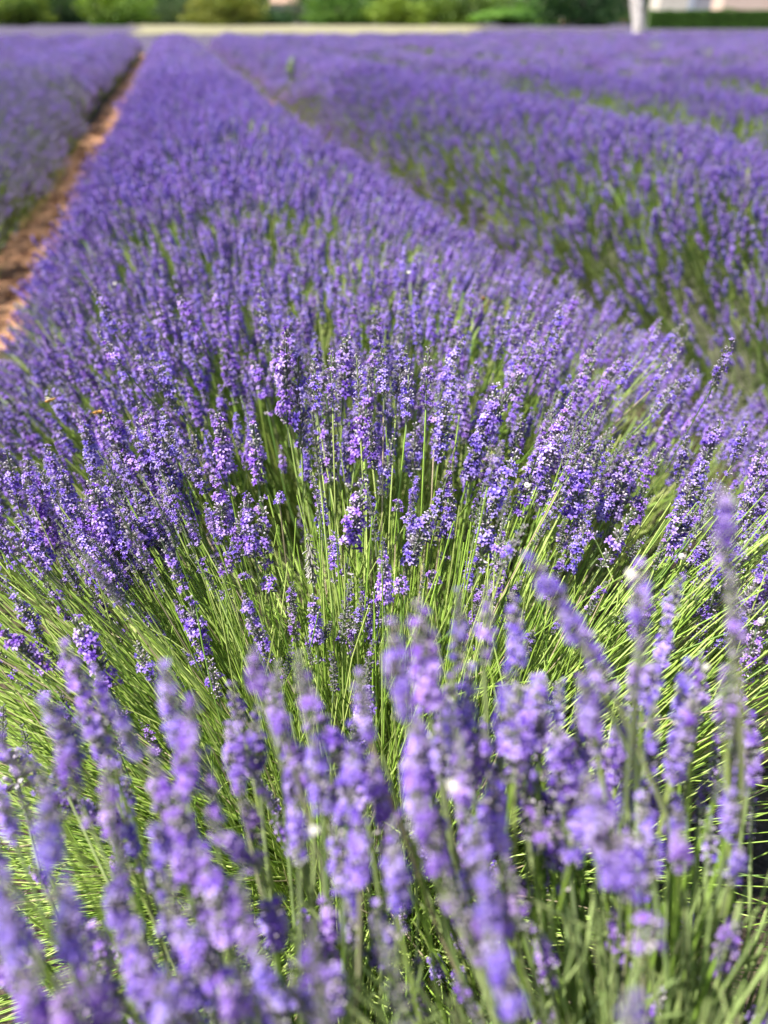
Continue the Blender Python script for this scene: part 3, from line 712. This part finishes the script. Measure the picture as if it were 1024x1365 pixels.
for i, (lab, x, D, h, wd, cl) in enumerate(T):
    tree('tree' if h > 3 else 'bush', lab, 'tree' if h > 3 else 'bush', far(x, D*2.15), h*1.7, wd*2.1, cl, 40+i, trunk_h=h*.1 if h < 6.5 else h*.14)
random.seed(3)
mb = MB()
for i in range(44):
    leaf_cloud(mb, 900, far(-150+i*31, random.uniform(290, 420))+Vector((0, 0, 6)), (11, 8, 9), .8, random.choice([DK, MD, DK, DK]), seed=200+i)
tag(link('woodland', mb.mesh('woodland', [M_LEAF])), 'far wood closing the view behind the nearer trees', 'woodland', kind='stuff')

def box(mb, x0, x1, y0, y1, z0, z1, c=(.5, .5, .5), m=0):
    P = [(x0, y0, z0), (x1, y0, z0), (x1, y1, z0), (x0, y1, z0), (x0, y0, z1), (x1, y0, z1), (x1, y1, z1), (x0, y1, z1)]
    i = len(mb.v); mb.v += [Vector(p) for p in P]; mb.c += [c]*8
    for f in ((0, 1, 5, 4), (1, 2, 6, 5), (2, 3, 7, 6), (3, 0, 4, 7), (4, 5, 6, 7), (3, 2, 1, 0)): mb.f.append(tuple(i+q for q in f)); mb.m.append(m)
def house(name, label, cat, pos, wdt, dep, h, mat, wins, door=None, rot=0):
    r = empty(name, pos, label, cat); r.rotation_euler.z = rot
    mb = MB(); box(mb, 0, wdt, 0, dep, -.1, h); link('wall', mb.mesh('wall', [mat]), r)
    mb = MB(); o = .35; hh = h+dep*.22
    for (a, b, c_, d) in (((-o, -o, h-.05), (wdt+o, -o, h-.05), (wdt+o, dep/2, hh), (-o, dep/2, hh)), ((wdt+o, dep+o, h-.05), (-o, dep+o, h-.05), (-o, dep/2, hh), (wdt+o, dep/2, hh))):
        mb.face([Vector(a), Vector(b), Vector(c_), Vector(d)], (.5,)*3); mb.face([Vector(q)+Vector((0, 0, .14)) for q in (a, b, c_, d)], (.5,)*3)
        mb.face([Vector(a), Vector(b), Vector(b)+Vector((0, 0, .14)), Vector(a)+Vector((0, 0, .14))], (.5,)*3)
    for x in (-o, wdt+o): mb.face([Vector((x, -o, h-.05)), Vector((x, dep+o, h-.05)), Vector((x, dep/2, hh+.14))], (.5,)*3)
    link('roof', mb.mesh('roof', [M_TILE]), r)
    for x, z, ww, wh in wins:
        mb = MB(); box(mb, x, x+ww, -.03, .05, z, z+wh); wn = link('window', mb.mesh('window', [M_DARK]), r)
        for sx in (-ww*.5-.03, ww+.03):
            mb = MB(); box(mb, x+sx, x+sx+ww*.5, -.07, -.004, z-.03, z+wh+.03); link('shutter', mb.mesh('shutter', [M_SHUT]), wn)
    return r
house('house', 'small pale house with tiled roof half hidden among the far trees', 'house', far(362, 330), 9.5, 9, 6.2, M_PLASTER, [(5.6, 3.2, 1.2, 1.6)])
house('farmhouse', 'pink plastered farmhouse behind the clipped hedge in the top right corner', 'house', far(960, 170), 22, 10, 8, M_PINK, [(13.5, 1.2, 1.3, 2), (18, 1.2, 1.3, 2)])
house('outbuilding', 'narrow cream plastered outbuilding right of the pale plane trunk', 'outbuilding', far(876, 160), 4.9, 6, 7.5, M_PLASTER, [])
# grey shuttered lean-to between the two
house('shed', 'grey shed in the shade between the cream outbuilding and the pink farmhouse', 'shed', far(921, 176), 4.2, 5, 6.5, M_SHUT, [])
# clipped hedge
r = empty('hedge', far(960, 150), 'long clipped green hedge in front of the pink farmhouse', 'hedge')
mb = MB(); rnd = random.Random(8); L = 27.0; hh = zat(14, 150)
for i in range(16000):
    f = rnd.random(); x = rnd.uniform(-11.6, L); 
    if f < .5: p = Vector((x, rnd.uniform(-.5, -.38), rnd.uniform(0, hh)))
    elif f < .9: p = Vector((x, rnd.uniform(-.5, .9), hh+rnd.uniform(-.1, .05)+.5*noise.noise(Vector((x*.35, 0, 3)))+.25*noise.noise(Vector((x*1.7, 0, 9)))))
    else: p = Vector((rnd.choice([-11.6, L]), rnd.uniform(-.5, .9), rnd.uniform(0, hh)))
    a, b2_, _ = frame(Vector((rnd.gauss(0, 1), rnd.gauss(0, 1), rnd.gauss(0, 1)+.2))); s = rnd.uniform(.08, .17)
    mb.face([p-a*s, p-b2_*s*.6, p+a*s, p+b2_*s*.6], mix((.07, .14, .025), (.17, .28, .045), rnd.random()))
link('foliage', mb.mesh('hedge', [M_LEAF]), r)
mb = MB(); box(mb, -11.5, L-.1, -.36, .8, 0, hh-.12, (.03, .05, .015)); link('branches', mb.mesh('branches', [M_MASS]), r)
# pale plane tree whose trunk stands at the field edge
r = empty('plane_tree', far(856, 41.5), 'plane tree with a pale leaning trunk at the field edge near the top right', 'tree')
mb = MB(); pc = (.76, .70, .62)
tube(mb, [Vector((0, 0, -.1)), Vector((-.05, 0, .5)), Vector((-.14, 0, 1.1)), Vector((-.3, .05, 1.8)), Vector((-.5, .1, 2.6)), Vector((-.6, .2, 4.2))], .22, .36, pc, pc, 12)
tube(mb, [Vector((-.56, .15, 3.7)), Vector((.3, .3, 5.0)), Vector((1.3, .5, 6.8))], .2, .1, pc, pc, 8)
tube(mb, [Vector((-.6, .2, 3.9)), Vector((-1.3, 0, 5.2)), Vector((-2, -.3, 6.5))], .26, .1, pc, pc, 8)
link('trunk', mb.mesh('trunk', [M_BARK], True), r)
mb = MB(); leaf_cloud(mb, 2600, Vector((.8, .6, 8.2)), (2.8, 2.6, 2.6), .13, MD, zmin=5.2, seed=77); link('crown', mb.mesh('crown', [M_LEAF]), r)

def weed(label, pos, h, wd, col, seed):
    r = empty('tall_weed', pos, label, 'weed', 'pale weeds standing in the far lavender'); rnd = random.Random(seed); mb = MB(); lf = MB()
    for i in range(9):
        a = rnd.uniform(0, 6.28); q = Vector((math.cos(a)*wd*rnd.uniform(.1, .5), math.sin(a)*wd*rnd.uniform(.1, .5), h*rnd.uniform(.75, 1)))
        pts = [Vector((q.x*t*t, q.y*t*t, q.z*t)) for t in (0, .3, .6, 1)]; tube(mb, pts, .006, .003, col, col, 4)
        for k in range(26):
            t = rnd.uniform(.35, 1); p = Vector((q.x*t*t, q.y*t*t, q.z*t)); d = Vector((rnd.gauss(0, 1), rnd.gauss(0, 1), rnd.uniform(.1, 1))).normalized(); x, y, _ = frame(d); s = rnd.uniform(.012, .03)
            lf.grid([[p-x*s*.3, p+x*s*.3], [p+d*s*1.6-x*s*.5, p+d*s*1.6+x*s*.5], [p+d*s*3-x*s*.1, p+d*s*3+x*s*.1]], [jit(col, .25)]*3, 0, closed=False)
    link('stem', mb.mesh('stem', [M_STEM], True), r); link('leaf', lf.mesh('leaf', [M_LEAF]), r)
weed('pale grey green weed standing above the far lavender below the plane trunk', far(884, 20), 1.0, .5, (.36, .42, .28), 1)
weed('small pale green weed standing above the far lavender near the right edge', far(956, 14.5), .92, .3, (.42, .50, .24), 2)
weed('thin green weed above the far lavender above the central row', far(384, 13.5), .82, .2, (.28, .36, .16), 3)
weed('dim grey weed in the far lavender left of the plane trunk', far(815, 26), .95, .35, (.30, .33, .26), 4)

# ------------------------------------------------------------------ white snails and bees
def snail_mesh(seed):
    random.seed(seed); mb = MB(); n = 46; turns = 3.1; rings = []; cols = []
    for i in range(n):
        t = i/(n-1); a = t*turns*6.283; g = .10*(10**(t*1.0)); Rr = .55*g; tr = .46*g
        c = Vector((math.cos(a)*Rr, math.sin(a)*Rr, .75*(1-t)-.1)); e = Vector((math.cos(a), math.sin(a), 0))
        rings.append([c+e*math.cos(q*.628)*tr+Vector((0, 0, 1))*math.sin(q*.628)*tr for q in range(10)]); cols.append((.8,)*3)
    mb.grid(rings, cols, 0)
    last = rings[-1]; cen = sum(last, Vector())/10
    i0 = len(mb.v); mb.v += [cen+(p-cen)*.93 for p in last]; mb.c += [(.1,)*3]*10; mb.f.append(tuple(range(i0, i0+10))); mb.m.append(1)
    return mb.mesh('snail', [M_SHELL, M_SHELLIN], True)
SN = [snail_mesh(1), snail_mesh(2)]
for lab, x, y, d, s, ax in [
    ('white snail on the sharp violet spikes right of centre', 703, 646, .90, .0058, (-.5, -.8, .5)),
    ('white snail clinging beside the blurred upright spike on the right', 841, 764, .47, .0050, (-.6, -.6, .6)),
    ('bluish white snail shell with a dark centre on the right of the green stems', 909, 741, .82, .0062, (.1, -1, .35)),
    ('small white snail on the soft spikes above the middle', 545, 363, 1.45, .0052, (0, -.6, .8)),
    ('white snail on a blurred spike in the lower centre', 603, 1046, .42, .0048, (-.5, -.5, .7)),
    ('pale snail low between the blurred spikes left of the lower centre', 418, 1106, .44, .0040, (0, -.5, .8)),
    ('small white snail behind the tall pale spike at the right', 941, 889, .52, .0040, (.4, -.7, .5)),
    ('white snail on top of a sharp spike at the right edge', 1014, 827, .81, .0062, (.3, -.6, .8)),
    ('tiny white snail among the soft spikes at the upper left', 153, 378, 1.7, .0052, (0, -.6, .8))]:
    o = link('snail', SN[R.randrange(2)]); o.location = at(x, y, d); o.scale = (s*.95,)*3
    o.rotation_mode = 'QUATERNION'; o.rotation_quaternion = Vector(ax).to_track_quat('Z', 'Y'); tag(o, lab, 'snail', 'white snails on the lavender')
def bee(label, x, y, d, heading, s=1.0):
    r = empty('honey_bee', at(x, y, d), label, 'bee', 'bees on the lavender'); r.rotation_mode = 'QUATERNION'; r.rotation_quaternion = Vector(heading).to_track_quat('X', 'Z'); r.scale = (s,)*3
    mb = MB(); rings = []; cols = []
    for i in range(19):
        t = i/18; X = -.0075+.0150*t
        rad = .0024*math.sin(min(1, t/.56)*math.pi)**.6 if t < .5 else (.0021*max(.25, math.sin((t-.5)/.3*math.pi)) if t < .78 else .0015*max(.2, math.sin((t-.76)/.24*math.pi)))
        rings.append([Vector((X, math.cos(q*.785)*max(rad, .0003), math.sin(q*.785)*max(rad, .0003)-(.001*(1-t) if t < .5 else 0))) for q in range(8)]); cols.append((.3, .2, .1))
    mb.grid(rings, cols, 0, cap=True)
    for sx in (-1, 1):
        for X0 in (-.0002, .0014, .0028): tube(mb, [Vector((X0, sx*.0012, -.001)), Vector((X0, sx*.0032, -.0012)), Vector((X0-.0006, sx*.004, -.0038))], .00022, .00014, (.1,)*3, (.1,)*3, 4)
        tube(mb, [Vector((.0070, sx*.0005, .0005)), Vector((.0085, sx*.0014, .0012)), Vector((.0098, sx*.0018, .0004))], .00014, .0001, (.1,)*3, (.1,)*3, 4)
    link('body', mb.mesh('bee_body', [M_BEE], True), r)
    for sx in (-1, 1):
        mb = MB(); a, b2_ = Vector((.0018, sx*.0008, .0018)), Vector((-.0062, sx*.0048, .0030)); dd = (b2_-a); nrm = Vector((dd.y, -dd.x, 0)).normalized()
        pts = [a, a+dd*.4+nrm*.0014, a+dd*.85+nrm*.0015, b2_, a+dd*.85-nrm*.0013, a+dd*.4-nrm*.001]
        top = [p+Vector((0, 0, .0001)) for p in pts]; mb.face(pts, (1,)*3); mb.face(top, (1,)*3); link('wing', mb.mesh('wing', [M_WING]), r)
bee('golden bee hovering on a spike at the upper left of the sharp bush', 130, 549, 1.06, (-.8, .3, -.35), 1.25)
bee('pale bee resting among soft spikes near the left edge', 67, 533, 1.15, (.8, .3, .1), 1.1)
bee('dark brown bee among the soft spikes right of centre', 645, 398, 1.5, (.3, .6, -.6), 1.3)
